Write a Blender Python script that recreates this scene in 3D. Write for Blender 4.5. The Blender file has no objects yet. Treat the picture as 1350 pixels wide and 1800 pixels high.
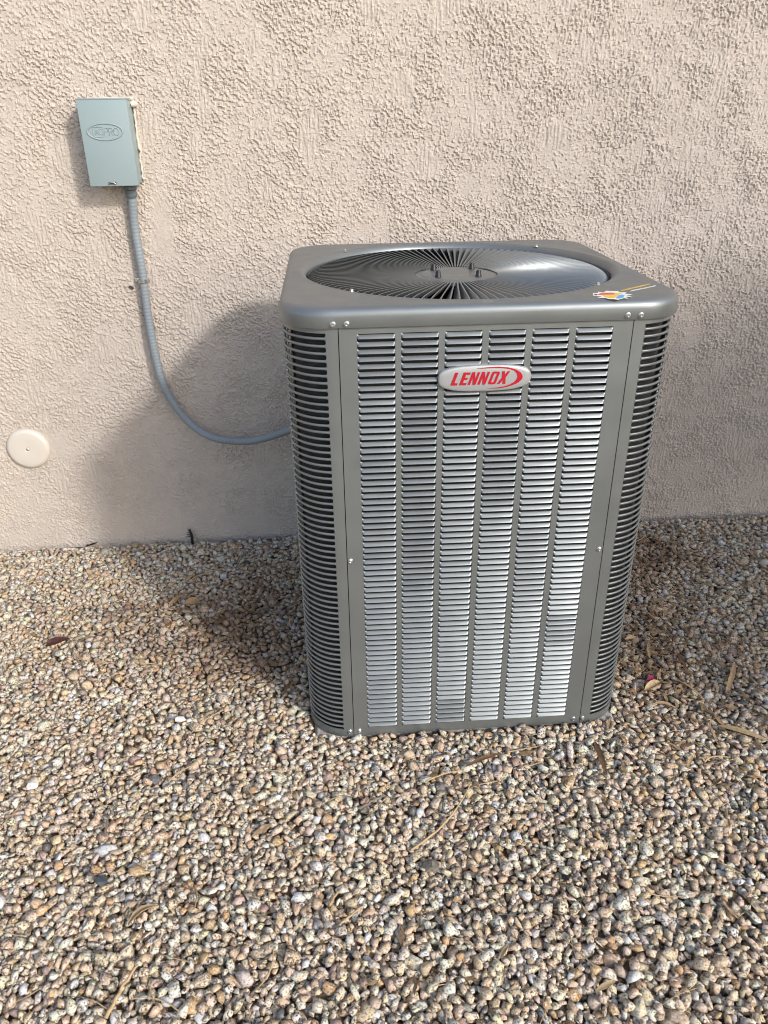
import bpy, bmesh, math, random
import numpy as np
from mathutils import Matrix, Vector, Euler

rng = np.random.default_rng(7)
random.seed(7)
scene = bpy.context.scene
COL = scene.collection

# ------------------------------------------------------------------ camera
CAM = np.array([-0.2731, -1.6835, 1.2582])
R2 = np.array([0.9973, -0.0724, -0.0119]); U2 = np.array([0.0438, 0.4576, 0.8881]); FW = np.array([0.0588, 0.8862, -0.4596])
FPX = 1356.0
cam_data = bpy.data.cameras.new("camera")
cam_data.sensor_fit = 'VERTICAL'; cam_data.sensor_height = 24.0
cam_data.lens = FPX / 1800.0 * 24.0
cam_data.clip_start = 0.02; cam_data.clip_end = 400.0
cam = bpy.data.objects.new("camera", cam_data); COL.objects.link(cam)
cam.matrix_world = Matrix(((R2[0], U2[0], -FW[0], CAM[0]), (R2[1], U2[1], -FW[1], CAM[1]),
                           (R2[2], U2[2], -FW[2], CAM[2]), (0, 0, 0, 1)))
scene.camera = cam

# ------------------------------------------------------------------ light
SUN_DIR = Vector((-0.76, 0.95, -0.72)).normalized()          # the way the light travels
sun_el = math.asin(-SUN_DIR.z)
sun_az = math.atan2(-SUN_DIR.x, -SUN_DIR.y)                 # clockwise from +Y
world = bpy.data.worlds.new("World"); scene.world = world; world.use_nodes = True
nt = world.node_tree; nt.nodes.clear()
sky = nt.nodes.new("ShaderNodeTexSky"); sky.sky_type = 'NISHITA'; sky.sun_disc = False
sky.sun_elevation = sun_el; sky.sun_rotation = sun_az
sky.air_density = 1.0; sky.dust_density = 2.0; sky.ozone_density = 1.0
bg = nt.nodes.new("ShaderNodeBackground"); bg.inputs['Strength'].default_value = 0.15
wo = nt.nodes.new("ShaderNodeOutputWorld")
nt.links.new(sky.outputs[0], bg.inputs[0]); nt.links.new(bg.outputs[0], wo.inputs[0])
sun_data = bpy.data.lights.new("sun", 'SUN'); sun_data.energy = 1.6; sun_data.angle = math.radians(4.5)
sun_data.color = (1.0, 0.972, 0.93)
sun = bpy.data.objects.new("sun", sun_data); COL.objects.link(sun)
sun.rotation_euler = SUN_DIR.to_track_quat('-Z', 'Y').to_euler()

vs = scene.view_settings
vs.view_transform = 'Standard'; vs.look = 'None'; vs.gamma = 1.0; vs.use_curve_mapping = False
vs.exposure = 0.72
scene.render.engine = 'CYCLES'
scene.cycles.use_denoising = True
scene.cycles.pixel_filter_type = 'BLACKMAN_HARRIS'; scene.cycles.filter_width = 1.05
scene.cycles.max_bounces = 5; scene.cycles.diffuse_bounces = 3; scene.cycles.glossy_bounces = 3

YW = 0.603           # plane of the house wall
HB = 0.359           # half width of the unit's body

# ------------------------------------------------------------------ pixel <-> place (used for measuring only)
def ray(px, py): return FW + R2 * (px - 675) / FPX - U2 * (py - 900) / FPX
def on(px, py, ax, v):
    d = ray(px, py); t = (v - CAM[ax]) / d[ax]; return CAM + d * t
def pr(X):
    X = np.atleast_2d(np.asarray(X, float)) - CAM; d = X @ FW
    return np.stack([675 + FPX * (X @ R2) / d, 900 - FPX * (X @ U2) / d, d], -1)

# ------------------------------------------------------------------ materials
def mat(name, color=(.5, .5, .5), rough=.5, metal=0.0, spec=.5, coat=0.0):
    m = bpy.data.materials.new(name); m.use_nodes = True
    b = m.node_tree.nodes['Principled BSDF']
    b.inputs['Base Color'].default_value = (*color, 1)
    b.inputs['Roughness'].default_value = rough
    b.inputs['Metallic'].default_value = metal
    b.inputs['Specular IOR Level'].default_value = spec
    b.inputs['Coat Weight'].default_value = coat
    return m
def N(m, kind, **kw):
    n = m.node_tree.nodes.new(kind)
    for k, v in kw.items():
        if k in n.inputs.keys(): n.inputs[k].default_value = v
        else: setattr(n, k, v)
    return n
def L(m, a, b): m.node_tree.links.new(a, b)
def bsdf(m): return m.node_tree.nodes['Principled BSDF']
def coords(m, kind='Object'):
    return N(m, 'ShaderNodeTexCoord').outputs[kind]
def position(m): return N(m, 'ShaderNodeNewGeometry').outputs['Position']
def noise(m, vec, scale, detail=3.0, rough=.55, dist=0.0):
    n = N(m, 'ShaderNodeTexNoise', Scale=scale, Detail=detail, Roughness=rough, Distortion=dist)
    L(m, vec, n.inputs['Vector']); return n.outputs['Fac']
def ramp(m, fac, stops):
    r = N(m, 'ShaderNodeValToRGB'); e = r.color_ramp.elements
    while len(e) < len(stops): e.new(.5)
    for el, (p, c) in zip(e, stops): el.position = p; el.color = (*c, 1) if len(c) == 3 else c
    L(m, fac, r.inputs[0]); return r.outputs[0]
def mix(m, fac, a, b, mode='MIX'):
    x = N(m, 'ShaderNodeMix', data_type='RGBA', blend_type=mode)
    for sock, v in ((x.inputs[0], fac), (x.inputs[6], a), (x.inputs[7], b)):
        if hasattr(v, 'is_linked'): L(m, v, sock)
        else: sock.default_value = v if not isinstance(v, tuple) else ((*v, 1) if len(v) == 3 else v)
    return x.outputs[2]
def bump(m, h, dist, strength=1.0, prev=None):
    b = N(m, 'ShaderNodeBump', Strength=strength, Distance=dist)
    L(m, h, b.inputs['Height'])
    if prev: L(m, prev, b.inputs['Normal'])
    return b.outputs['Normal']
def vary(m, vec, base, amp, scale):
    """base colour with slight cloudy variation"""
    lo = tuple(c * (1 - amp) for c in base); hi = tuple(c * (1 + amp) for c in base)
    c = ramp(m, noise(m, vec, scale, 4), ((.3, lo), (.7, hi)))
    L(m, c, bsdf(m).inputs['Base Color']); return c

def scaled(m, a, k):
    s = N(m, 'ShaderNodeMath', operation='MULTIPLY'); L(m, a, s.inputs[0])
    if hasattr(k, 'is_linked'): L(m, k, s.inputs[1])
    else: s.inputs[1].default_value = k
    return s.outputs[0]
def make_paint(name, base, rough=.36, spec=.5, amp=.06, ior=1.5, dusty=.04, tint=(1, 1, 1)):
    m = mat(name, base, rough, spec=spec)
    bsdf(m).inputs['IOR'].default_value = ior; bsdf(m).inputs['Specular Tint'].default_value = (*tint, 1)
    p = position(m)
    c = vary(m, p, base, amp, 6)
    dust = ramp(m, noise(m, p, 7, 3), ((.5, (0, 0, 0)), (.8, (1, 1, 1))))
    L(m, mix(m, scaled(m, dust, dusty), c, (.26, .23, .19)), bsdf(m).inputs['Base Color'])
    L(m, ramp(m, noise(m, p, 14, 4), ((.3, (rough * .85,) * 3), (.75, (rough * 1.25,) * 3))), bsdf(m).inputs['Roughness'])
    return m
M = {}
M['paint'] = make_paint('grey_enamel', (.098, .103, .101), .40, spec=.85, ior=1.9, tint=(.86, .95, 1.0))
M['coil'] = mat('dark_coil_fins', (.03, .03, .032), .6)
m = M['coil']; p = position(m)
w = N(m, 'ShaderNodeTexNoise', Scale=60, Detail=3); L(m, p, w.inputs['Vector'])
L(m, ramp(m, w.outputs['Fac'], ((.42, (.003, .003, .003)), (.7, (.014, .014, .015)))), bsdf(m).inputs['Base Color'])
M['dark'] = mat('black_interior', (.012, .012, .013), .7)
M['fan'] = mat('dark_fan_metal', (.05, .052, .055), .45)
M['zinc'] = mat('zinc_screw', (.62, .62, .60), .28, metal=.95)
M['rubber'] = mat('black_rubber', (.012, .012, .014), .45)
M['silver'] = mat('silver_badge', (.40, .41, .415), .34, metal=.35)
M['red'] = mat('red_enamel', (.43, .004, .018), .35)
M['labelblue'] = mat('blue_label', (.10, .2, .42), .4)
M['box'] = make_paint('pale_grey_blue_enamel', (.265, .335, .345), .42, amp=.03)
M['conduit'] = make_paint('grey_vinyl', (.225, .255, .275), .45, amp=.05)
M['ink'] = mat('black_ink', (.02, .025, .03), .6)
M['fitting'] = make_paint('dark_grey_plastic', (.10, .125, .14), .5)
M['caulk'] = mat('white_caulk', (.60, .535, .46), .6)
M['cover'] = make_paint('beige_plastic', (.60, .545, .475), .38, amp=.02)
M['stick_white'] = mat('sticker_white', (.80, .78, .72), .4)
M['stick_red'] = mat('sticker_red', (.66, .10, .05), .4)
M['stick_yellow'] = mat('sticker_yellow', (.78, .52, .05), .4)
M['stick_blue'] = mat('sticker_blue', (.10, .36, .68), .4)
M['stick_dark'] = mat('sticker_dark', (.06, .04, .04), .4)

# concrete
m = M['concrete'] = mat('concrete', (.42, .39, .34), .9); p = position(m)
L(m, ramp(m, noise(m, p, 45, 6), ((.3, (.30, .27, .235)), (.7, (.50, .465, .41)))), bsdf(m).inputs['Base Color'])
L(m, bump(m, noise(m, p, 220, 5), .003, .6), bsdf(m).inputs['Normal'])

# stucco
m = M['stucco'] = mat('painted_stucco', (.6, .5, .4), .88, spec=.25); p = position(m)
c = ramp(m, noise(m, p, 2.2, 4, .6), ((.3, (.495, .433, .380)), (.55, (.525, .462, .402)), (.75, (.545, .480, .404))))
c = mix(m, ramp(m, noise(m, p, 28, 5, .6), ((.35, (0, 0, 0)), (.7, (.35, .35, .35)))), c, (.44, .375, .33))
L(m, c, bsdf(m).inputs['Base Color'])
fl2 = ramp(m, noise(m, p, 125, 2, .6, .8), ((.56, (0, 0, 0)), (.60, (1, 1, 1))))
h3 = N(m, 'ShaderNodeMath', operation='ADD'); L(m, scaled(m, fl2, .6), h3.inputs[0]); L(m, scaled(m, noise(m, p, 330, 2, .6), .55), h3.inputs[1])
L(m, bump(m, h3.outputs[0], .0014, .8), bsdf(m).inputs['Normal'])

m = M['stucco_far'] = mat('painted_stucco_far', (.53, .468, .402), .88, spec=.25); p = position(m)
L(m, ramp(m, noise(m, p, 2.2, 4, .6), ((.3, (.49, .43, .374)), (.55, (.52, .46, .394)), (.75, (.54, .476, .394)))), bsdf(m).inputs['Base Color'])
fl = ramp(m, noise(m, p, 62, 3, .6, .8), ((.50, (0, 0, 0)), (.56, (1, 1, 1))))
L(m, bump(m, fl, .010, 1.0), bsdf(m).inputs['Normal'])

# dirt under the stones
m = M['dirt'] = mat('brown_dirt', (.12, .085, .055), .95, spec=.15); p = position(m)
L(m, ramp(m, noise(m, p, 60, 6, .65), ((.3, (.125, .085, .058)), (.7, (.30, .215, .145)))), bsdf(m).inputs['Base Color'])
L(m, bump(m, noise(m, p, 260, 5, .7), .006, .8), bsdf(m).inputs['Normal'])

m = M['gravel_far'] = mat('gravel_far', (.4, .33, .25), .9, spec=.2); p = position(m)
vo = N(m, 'ShaderNodeTexVoronoi', Scale=58.0); L(m, p, vo.inputs['Vector'])
sx_ = N(m, 'ShaderNodeSeparateColor'); L(m, vo.outputs['Color'], sx_.inputs[0])
cv = ramp(m, sx_.outputs[0], ((0, (.22, .17, .12)), (.3, (.40, .32, .23)), (.7, (.50, .42, .32)), (1, (.62, .57, .49))))
L(m, mix(m, ramp(m, vo.outputs['Distance'], ((.45, (0, 0, 0)), (.75, (1, 1, 1)))), cv, (.07, .05, .035)), bsdf(m).inputs['Base Color'])
iv = N(m, 'ShaderNodeMath', operation='SUBTRACT'); iv.inputs[0].default_value = 1; L(m, vo.outputs['Distance'], iv.inputs[1])
L(m, bump(m, iv.outputs[0], .012, 1.0), bsdf(m).inputs['Normal'])

# stones: colour of each stone from its own attribute, speckle on top
m = M['stone'] = mat('crushed_granite', (.4, .33, .25), .8, spec=.3); p = position(m)
at = N(m, 'ShaderNodeAttribute', attribute_name='stone_colour')
sp1 = ramp(m, noise(m, p, 255, 2, .6), ((.41, (1, 1, 1)), (.47, (0, 0, 0))))
sp2 = ramp(m, noise(m, p, 190, 2, .6), ((.53, (0, 0, 0)), (.59, (1, 1, 1))))
sp3 = ramp(m, noise(m, p, 95, 2, .6), ((.48, (0, 0, 0)), (.64, (1, 1, 1))))
c = mix(m, scaled(m, scaled(m, sp3, at.outputs['Alpha']), .7), at.outputs['Color'], (.40, .25, .10))
c = mix(m, scaled(m, scaled(m, sp2, at.outputs['Alpha']), .85), c, (.74, .69, .62))
c = mix(m, scaled(m, scaled(m, sp1, at.outputs['Alpha']), .85), c, (.075, .06, .045))
L(m, c, bsdf(m).inputs['Base Color'])
L(m, bump(m, noise(m, p, 300, 2, .7), .0014, .6), bsdf(m).inputs['Normal'])

def leaf_mat(name, a, b, rough=.6):
    m = mat(name, a, rough, spec=.3); p = position(m)
    L(m, ramp(m, noise(m, p, 130, 4), ((.3, a), (.7, b))), bsdf(m).inputs['Base Color']); return m
M['straw'] = leaf_mat('dry_straw', (.34, .235, .125), (.52, .385, .22))
M['tanleaf'] = leaf_mat('dry_tan_leaf', (.29, .195, .105), (.45, .31, .175))
M['brownleaf'] = leaf_mat('dry_brown_leaf', (.10, .055, .03), (.19, .11, .06))
M['maroon'] = leaf_mat('maroon_leaf', (.045, .015, .014), (.085, .035, .028))
M['blackleaf'] = leaf_mat('blackened_leaf', (.012, .011, .010), (.03, .026, .022))
M['greywood'] = leaf_mat('weathered_wood', (.13, .115, .095), (.24, .21, .175))
M['magenta'] = leaf_mat('magenta_petal', (.20, .01, .06), (.32, .025, .10))
M['bluebit'] = leaf_mat('blue_plastic', (.22, .38, .50), (.30, .46, .58))
M['litter'] = leaf_mat('leaf_litter', (.10, .06, .035), (.36, .25, .14))
M['green'] = leaf_mat('green_leaf', (.035, .07, .02), (.075, .13, .035))
M['bark'] = leaf_mat('grey_bark', (.12, .09, .065), (.2, .16, .12))
M['slate'] = leaf_mat('slate_stone', (.05, .058, .065), (.09, .10, .11))
M['blackstone'] = leaf_mat('black_stone', (.008, .008, .008), (.02, .02, .02))
M['whitestone'] = leaf_mat('white_quartz', (.62, .60, .57), (.76, .74, .71))

# ------------------------------------------------------------------ mesh helpers
class MB:
    def __init__(s): s.v = []; s.f = []
    def add(s, v, f):
        o = len(s.v); s.v += [tuple(map(float, x)) for x in v]; s.f += [tuple(i + o for i in q) for q in f]; return s
    def box(s, x0, x1, y0, y1, z0, z1):
        v = [(x, y, z) for x in (x0, x1) for y in (y0, y1) for z in (z0, z1)]
        return s.add(v, [(0, 1, 3, 2), (4, 6, 7, 5), (0, 4, 5, 1), (2, 3, 7, 6), (0, 2, 6, 4), (1, 5, 7, 3)])
    def loft(s, rings, closed=True, cap=True):
        n = len(rings[0]); v = [p for r in rings for p in r]; f = []
        for i in range(len(rings) - 1):
            for j in range(n if closed else n - 1):
                k = (j + 1) % n
                f.append((i * n + j, i * n + k, (i + 1) * n + k, (i + 1) * n + j))
        if cap and closed:
            f.append(tuple(range(n))[::-1]); f.append(tuple((len(rings) - 1) * n + j for j in range(n)))
        return s.add(v, f)
    def tube(s, pts, rad, n=10, cap=True):
        pts = [Vector(p) for p in pts]; rings = []
        up = Vector((0.13, 0.31, 0.94)).normalized()
        rad = rad if hasattr(rad, '__len__') else [rad] * len(pts)
        a0 = None
        for i, p in enumerate(pts):
            t = (pts[min(i + 1, len(pts) - 1)] - pts[max(i - 1, 0)]).normalized()
            a = (a0 - t * a0.dot(t)).normalized() if a0 is not None else t.cross(up).normalized()
            a0 = a; b = t.cross(a)
            rings.append([p + (a * math.cos(q) + b * math.sin(q)) * rad[i] for q in np.linspace(0, 2 * math.pi, n, endpoint=False)])
        return s.loft(rings, True, cap)
    def lathe(s, prof, n=24, axis='z', at=(0, 0, 0)):
        rings = []
        for r, h in prof:
            ring = []
            for q in np.linspace(0, 2 * math.pi, n, endpoint=False):
                c, d = r * math.cos(q), r * math.sin(q)
                ring.append((at[0] + c, at[1] + d, at[2] + h) if axis == 'z' else (at[0] + c, at[1] - h, at[2] + d))
            rings.append(ring)
        return s.loft(rings)
    def mesh(s, name, smooth=None):
        me = bpy.data.meshes.new(name); me.from_pydata(s.v, [], s.f); me.update()
        bm = bmesh.new(); bm.from_mesh(me); bmesh.ops.recalc_face_normals(bm, faces=bm.faces); bm.to_mesh(me); bm.free()
        if smooth is not None: shade(me, smooth)
        return me
def shade(me, ang):
    me.polygons.foreach_set('use_smooth', [True] * len(me.polygons))
    if ang < 179: me.set_sharp_from_angle(angle=math.radians(ang))
def obj(name, me, m=None, parent=None, loc=(0, 0, 0)):
    if m is not None and not me.materials: me.materials.append(m if not isinstance(m, str) else M[m])
    o = bpy.data.objects.new(name, me); COL.objects.link(o); o.location = loc
    if parent: o.parent = parent
    return o
def build(mb, name, m, parent=None, smooth=35, loc=(0, 0, 0)): return obj(name, mb.mesh(name, smooth), m, parent, loc)
def tag(o, label=None, cat=None, group=None, kind=None):
    for k, v in (('label', label), ('category', cat), ('group', group), ('kind', kind)):
        if v: o[k] = v
    return o
def empty(name, loc=(0, 0, 0)):
    o = bpy.data.objects.new(name, None); COL.objects.link(o); o.location = loc; o.empty_display_size = .05; return o
def prism(polys, t, to3):
    """flat outlines (2-D) thickened to t; to3(x, y, h) gives the 3-D place"""
    mb = MB()
    for poly in polys:
        n = len(poly); v = [to3(x, y, 0) for x, y in poly] + [to3(x, y, t) for x, y in poly]
        mb.add(v, [tuple(range(n)), tuple(range(n, 2 * n))] + [(i, (i + 1) % n, n + (i + 1) % n, n + i) for i in range(n)])
    return mb

# ------------------------------------------------------------------ numpy noise
def bandnoise(ny, nx, d, wl, bw=.45, stretch=(1, 1), ang=0, seed=0):
    g = np.random.default_rng(seed).standard_normal((ny, nx))
    ky = np.fft.fftfreq(ny, d)[:, None]; kx = np.fft.fftfreq(nx, d)[None, :]
    a, b = math.cos(ang), math.sin(ang)
    k = np.sqrt(((kx * a + ky * b) * stretch[0]) ** 2 + ((-kx * b + ky * a) * stretch[1]) ** 2) + 1e-9
    h = np.exp(-.5 * (np.log(k * wl) / bw) ** 2)
    r = np.fft.ifft2(np.fft.fft2(g) * h).real
    return r / r.std()
def sstep(a, b, x):
    t = np.clip((x - a) / (b - a), 0, 1); return t * t * (3 - 2 * t)

# ------------------------------------------------------------------ house wall: trowelled stucco with real relief
def build_wall():
    d = .0030
    xs = np.arange(-1.62, 1.46, d); zs = np.arange(-.05, 1.62, d)
    nx, nz = len(xs), len(zs)
    X, Z = np.meshgrid(xs, zs)
    side = sstep(-.35, .55, X + .25 * bandnoise(nz, nx, d, .5, .5, seed=9))
    dg = bandnoise(nz, nx, d, .0165, .5, (2.0, 1), -.75, 1); vt = bandnoise(nz, nx, d, .0145, .5, (2.4, 1), 1.45, 12)
    n1 = dg * (1 - side) + vt * side; n1 /= n1.std()
    n2 = bandnoise(nz, nx, d, .0095, .35, (1, 1), .5, 2)
    n3 = bandnoise(nz, nx, d, .070, .5, (1.2, 1), -.6, 3)
    n5 = bandnoise(nz, nx, d, .0130, .40, (1.4, 1), -.9, 13)
    big = bandnoise(nz, nx, d, .30, .6, (1, 1), 0, 4)
    big2 = bandnoise(nz, nx, d, .16, .5, (1.6, 1), 1.57, 5)
    st = bandnoise(nz, nx, d, .011, .35, (9, 1), 1.57, 6)
    f = n1 + .45 * n3 + .38 * n2
    thr = .45 - .35 * big
    flakes = sstep(thr, thr + .22, f)
    small = sstep(.75, 1.0, n5 + .45 * n2 + .35 * big)
    amp = .7 + .3 * sstep(-1.1, .9, big)
    streak = sstep(1.0, 1.7, big2)
    h = amp * (1 - .75 * streak) * (.0028 * flakes + .0018 * small) + .0016 * streak * sstep(-.2, .5, st) + .00022 * n2
    h += .0004 * bandnoise(nz, nx, d, .12, .5, (1, 1), 0, 8)
    # calmer, trowelled band along the foot of the wall and beside the cover
    h *= .82 + .18 * sstep(.02, .3, Z)
    for cx, cz, rx, rz in ((-1.135, .36, .05, .05), (-.72, 1.0, .03, .12)):
        h *= 1 - .8 * np.exp(-(((X - cx) / rx) ** 4 + ((Z - cz) / rz) ** 4))
    # hole with a chipped edge by the conduit strap
    r = np.hypot((X + .8356) / 1.35, Z - .8234) * (1 + .25 * n2 * .4)
    h -= .022 * (1 - sstep(.003, .0065, r)); h += .003 * np.exp(-((r - .010) / .004) ** 2)
    # hairline cracks
    for x0, z0, x1, z1 in ((-1.185, .285, -1.17, .16), (-.645, 1.18, -.65, 1.05), (.35, 1.40, .33, 1.17)):
        t = np.clip(((X - x0) * (x1 - x0) + (Z - z0) * (z1 - z0)) / ((x1 - x0) ** 2 + (z1 - z0) ** 2), 0, 1)
        dd = np.hypot(X - x0 - t * (x1 - x0) + .002 * n3, Z - z0 - t * (z1 - z0))
        h -= .0022 * np.exp(-(dd / .0028) ** 2)
    h -= h.mean()
    # coarse skirt round the modelled patch
    fade = sstep(0, .012, np.minimum.reduce([X - xs[0], xs[-1] - X, zs[-1] - Z]))
    h *= fade
    xe = np.concatenate([[-9, -5, -3, -2.2], xs, [2.2, 3, 5, 9]]); ze = np.concatenate([[-.3], zs, [1.9, 2.4, 2.8]])
    H = np.zeros((len(ze), len(xe))); H[1:1 + nz, 4:4 + nx] = h
    XX, ZZ = np.meshgrid(xe, ze)
    v = np.stack([XX, YW - H, ZZ], -1).reshape(-1, 3)
    a, b = len(ze), len(xe); i = np.arange(a * b).reshape(a, b)
    q = np.stack([i[:-1, :-1], i[:-1, 1:], i[1:, 1:], i[1:, :-1]], -1).reshape(-1, 4)
    n = len(v)
    v = np.concatenate([v, [[-9, YW + .2, -.3], [9, YW + .2, -.3], [9, YW + .2, 2.8], [-9, YW + .2, 2.8]]])
    me = bpy.data.meshes.new('house_wall')
    me.vertices.add(len(v)); me.vertices.foreach_set('co', v.ravel())
    faces = np.concatenate([q, [[i[-1, 0], i[-1, -1], n + 2, n + 3], [n + 1, n, n + 3, n + 2]]])
    me.loops.add(faces.size); me.loops.foreach_set('vertex_index', faces.ravel().astype(np.int32))
    me.polygons.add(len(faces)); me.polygons.foreach_set('loop_start', np.arange(0, faces.size, 4, dtype=np.int32))
    me.update(calc_edges=True); me.polygons.foreach_set('use_smooth', [False] * len(faces))
    me.materials.append(M['stucco']); me.materials.append(M['stucco_far'])
    fx = np.zeros((a - 1, b - 1), np.int32); fx[:1] = 1; fx[nz:] = 1; fx[:, :4] = 1; fx[:, 3 + nx:] = 1
    me.polygons.foreach_set('material_index', np.concatenate([fx.ravel(), [1, 1]]).astype(np.int32))
    o = obj('house_wall', me)
    tag(o, 'beige stucco house wall with rough trowelled texture behind the unit', 'wall', kind='structure')
build_wall()

# ------------------------------------------------------------------ ground and gravel
def dirtiness(x, y):
    s = 0 * x
    wob = .5 + .5 * np.sin(23 * x + 3 * np.sin(17 * y)) * np.sin(19 * y + 2 * np.sin(13 * x))
    for cx, cy, rx, ry, k in ((-.84, .19, .16, .08, .9), (-.52, .12, .15, .30, .9), (.62, .36, .26, .16, 1.2), (-.74, .05, .25, .08, .7), (-.60, -.06, .16, .07, .6), (.50, -.14, .13, .22, .9)):
        s = s + k * np.exp(-(((x - cx) / rx) ** 2 + ((y - cy) / ry) ** 2))
    return np.clip(s * (.6 + 1.0 * wob), 0, 1)
GX0, GX1, GY0, GY1, GD = -1.75, 1.6, -1.42, .60, .004
gnx, gny = int((GX1 - GX0) / GD), int((GY1 - GY0) / GD)
gx = GX0 + (np.arange(gnx) + .5) * GD; gy = GY0 + (np.arange(gny) + .5) * GD
GXX, GYY = np.meshgrid(gx, gy)
lump = bandnoise(gny, gnx, GD, .35, .5, seed=21) * .004
BASE = -.013 + lump + .003 * dirtiness(GXX, GYY) + .003 * sstep(.45, .6, GYY)
HT = BASE.copy()
def height(x, y):
    i = min(max(int((y - GY0) / GD), 0), gny - 1); j = min(max(int((x - GX0) / GD), 0), gnx - 1)
    return HT[i, j]
def drop_stones():
    classes = np.array([.0030, .0046, .0055, .0063, .0071, .0080, .0090, .0102, .0122])
    weights = np.array([0, .10, .16, .20, .21, .17, .09, .05, .02]); weights /= weights.sum()
    foot = []
    for r in classes:
        k = int(math.ceil(r / GD)); o = np.arange(-k, k + 1); a, b = np.meshgrid(o, o)
        q = np.hypot(a, b) * GD / r; msk = q < 1
        foot.append((b[msk], a[msk], np.sqrt(1 - q[msk] ** 2) * r * .78))
    area = (GX1 - GX0) * (GY1 - GY0)
    mean = (weights * math.pi * classes ** 2).sum()
    total = int(area / mean * 1.85)
    cl = rng.choice(len(classes), total, p=weights); grit = 13000; cl = np.concatenate([cl, np.zeros(grit, int)]); total += grit
    cand = 8
    px = rng.integers(6, gnx - 6, (total, cand)); py = rng.integers(6, gny - 6, (total, cand))
    out = []
    X = gx[px]; Y = gy[py]
    # only where the photograph (and a step aside) looks: a tapering field
    half = 9 + 0 * Y
    rq = np.hypot(np.maximum(np.abs(X) - .269, 0), np.maximum(np.abs(Y) - .269, 0))
    ok = (np.abs(X + .12) < half) & ~((rq < .0965) & (np.maximum(np.abs(X), np.abs(Y)) < .366)) & ~(np.maximum(np.abs(X), np.abs(Y)) < .351) & ((np.maximum(np.abs(X), np.abs(Y)) > .30))
    dd = dirtiness(X, Y)
    keep = ok & (rng.random((total, cand)) > .25 * dd)
    HTl = HT
    for n in range(total):
        r = classes[cl[n]]; fi, fj, prof = foot[cl[n]]
        best = None
        for c in range(cand):
            if not keep[n, c]: continue
            i, j = py[n, c], px[n, c]
            if gy[i] > YW - .6 * r: continue
            ii = np.minimum(fi + i, gny - 1); jj = fj + j
            z = (HTl[ii, jj] + .55 * prof).max()
            if best is None or z < best[0]: best = (z, i, j, ii, jj)
        if best is None: continue
        z, i, j, ii, jj = best
        z -= .10 * r
        if z > BASE[i, j] + .019: continue
        HTl[ii, jj] = np.maximum(HTl[ii, jj], z + prof)
        out.append((gx[j] + (rng.random() - .5) * GD, gy[i] + (rng.random() - .5) * GD, z, r))
    return np.array(out)
STONES = drop_stones()

def hull_stone(g, npts, flat=1.0):
    """one broken stone: the hull of points scattered on a rough ball, its sharpest corners knocked off"""
    p = g.standard_normal((npts, 3)); p /= np.linalg.norm(p, axis=1)[:, None]
    for _ in range(3):                                            # spread the corners out
        d = p[:, None] - p[None]; q = (d ** 2).sum(-1) + np.eye(npts)
        p = p + .06 * (d / q[..., None] ** 1.5 * (1 - np.eye(npts))[..., None]).sum(1) / npts * 4
        p /= np.linalg.norm(p, axis=1)[:, None]
    p = p * g.uniform(.78, 1.28, (npts, 1))
    for _ in range(g.integers(1, 4)):                             # broken faces
        n = g.standard_normal(3); n /= np.linalg.norm(n); c = p @ n; k = g.uniform(.5, .75)
        p[c > k] -= n * (c[c > k] - k)[:, None]
    p[:, 2] *= flat
    bm = bmesh.new()
    for q in p: bm.verts.new(q)
    r = bmesh.ops.convex_hull(bm, input=bm.verts)
    loose = [v for v in bm.verts if not v.link_faces]
    bmesh.ops.delete(bm, geom=loose, context='VERTS')
    bmesh.ops.triangulate(bm, faces=bm.faces[:]); bmesh.ops.recalc_face_normals(bm, faces=bm.faces)
    bm.verts.index_update()
    v = np.array([x.co[:] for x in bm.verts]); f = np.array([[x.index for x in q.verts] for q in bm.faces]); bm.free(); return v, f
_g = np.random.default_rng(6)
PROTO = {2: [hull_stone(_g, int(_g.integers(9, 16))) for _ in range(70)], 1: [hull_stone(_g, 9) for _ in range(24)]}
def euler_mats(e):
    c, s = np.cos(e), np.sin(e)
    o = np.zeros(len(e)); i = np.ones(len(e))
    Rx = np.stack([i, o, o, o, c[:, 0], -s[:, 0], o, s[:, 0], c[:, 0]], -1).reshape(-1, 3, 3)
    Ry = np.stack([c[:, 1], o, s[:, 1], o, i, o, -s[:, 1], o, c[:, 1]], -1).reshape(-1, 3, 3)
    Rz = np.stack([c[:, 2], -s[:, 2], o, s[:, 2], c[:, 2], o, o, o, i], -1).reshape(-1, 3, 3)
    return Rz @ Ry @ Rx
PALETTE = np.array([  # colour (linear), speckle, weight
    (.43, .34, .24, 1.0, .32), (.50, .42, .32, 1.0, .20), (.37, .28, .19, 1.0, .14), (.50, .455, .38, 1.0, .10),
    (.33, .305, .265, 1.0, .045), (.40, .285, .19, .6, .08), (.37, .24, .12, .8, .045), (.40, .31, .25, .5, .02),
    (.15, .15, .145, .7, .012), (.56, .53, .48, .5, .03), (.25, .18, .15, .4, .02), (.08, .08, .08, .3, .004)])
ns = len(STONES)
pal = PALETTE[rng.choice(len(PALETTE), ns, p=PALETTE[:, 4] / PALETTE[:, 4].sum())]
SCOL = np.concatenate([pal[:, :3] * rng.uniform(1.12, 1.75, (ns, 1)) * rng.uniform(.94, 1.06, (ns, 3)), pal[:, 3:4] * rng.uniform(.6, 1.15, (ns, 1))], 1)
SCOL[:, :3] = np.minimum(SCOL[:, :3], .66)
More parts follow.
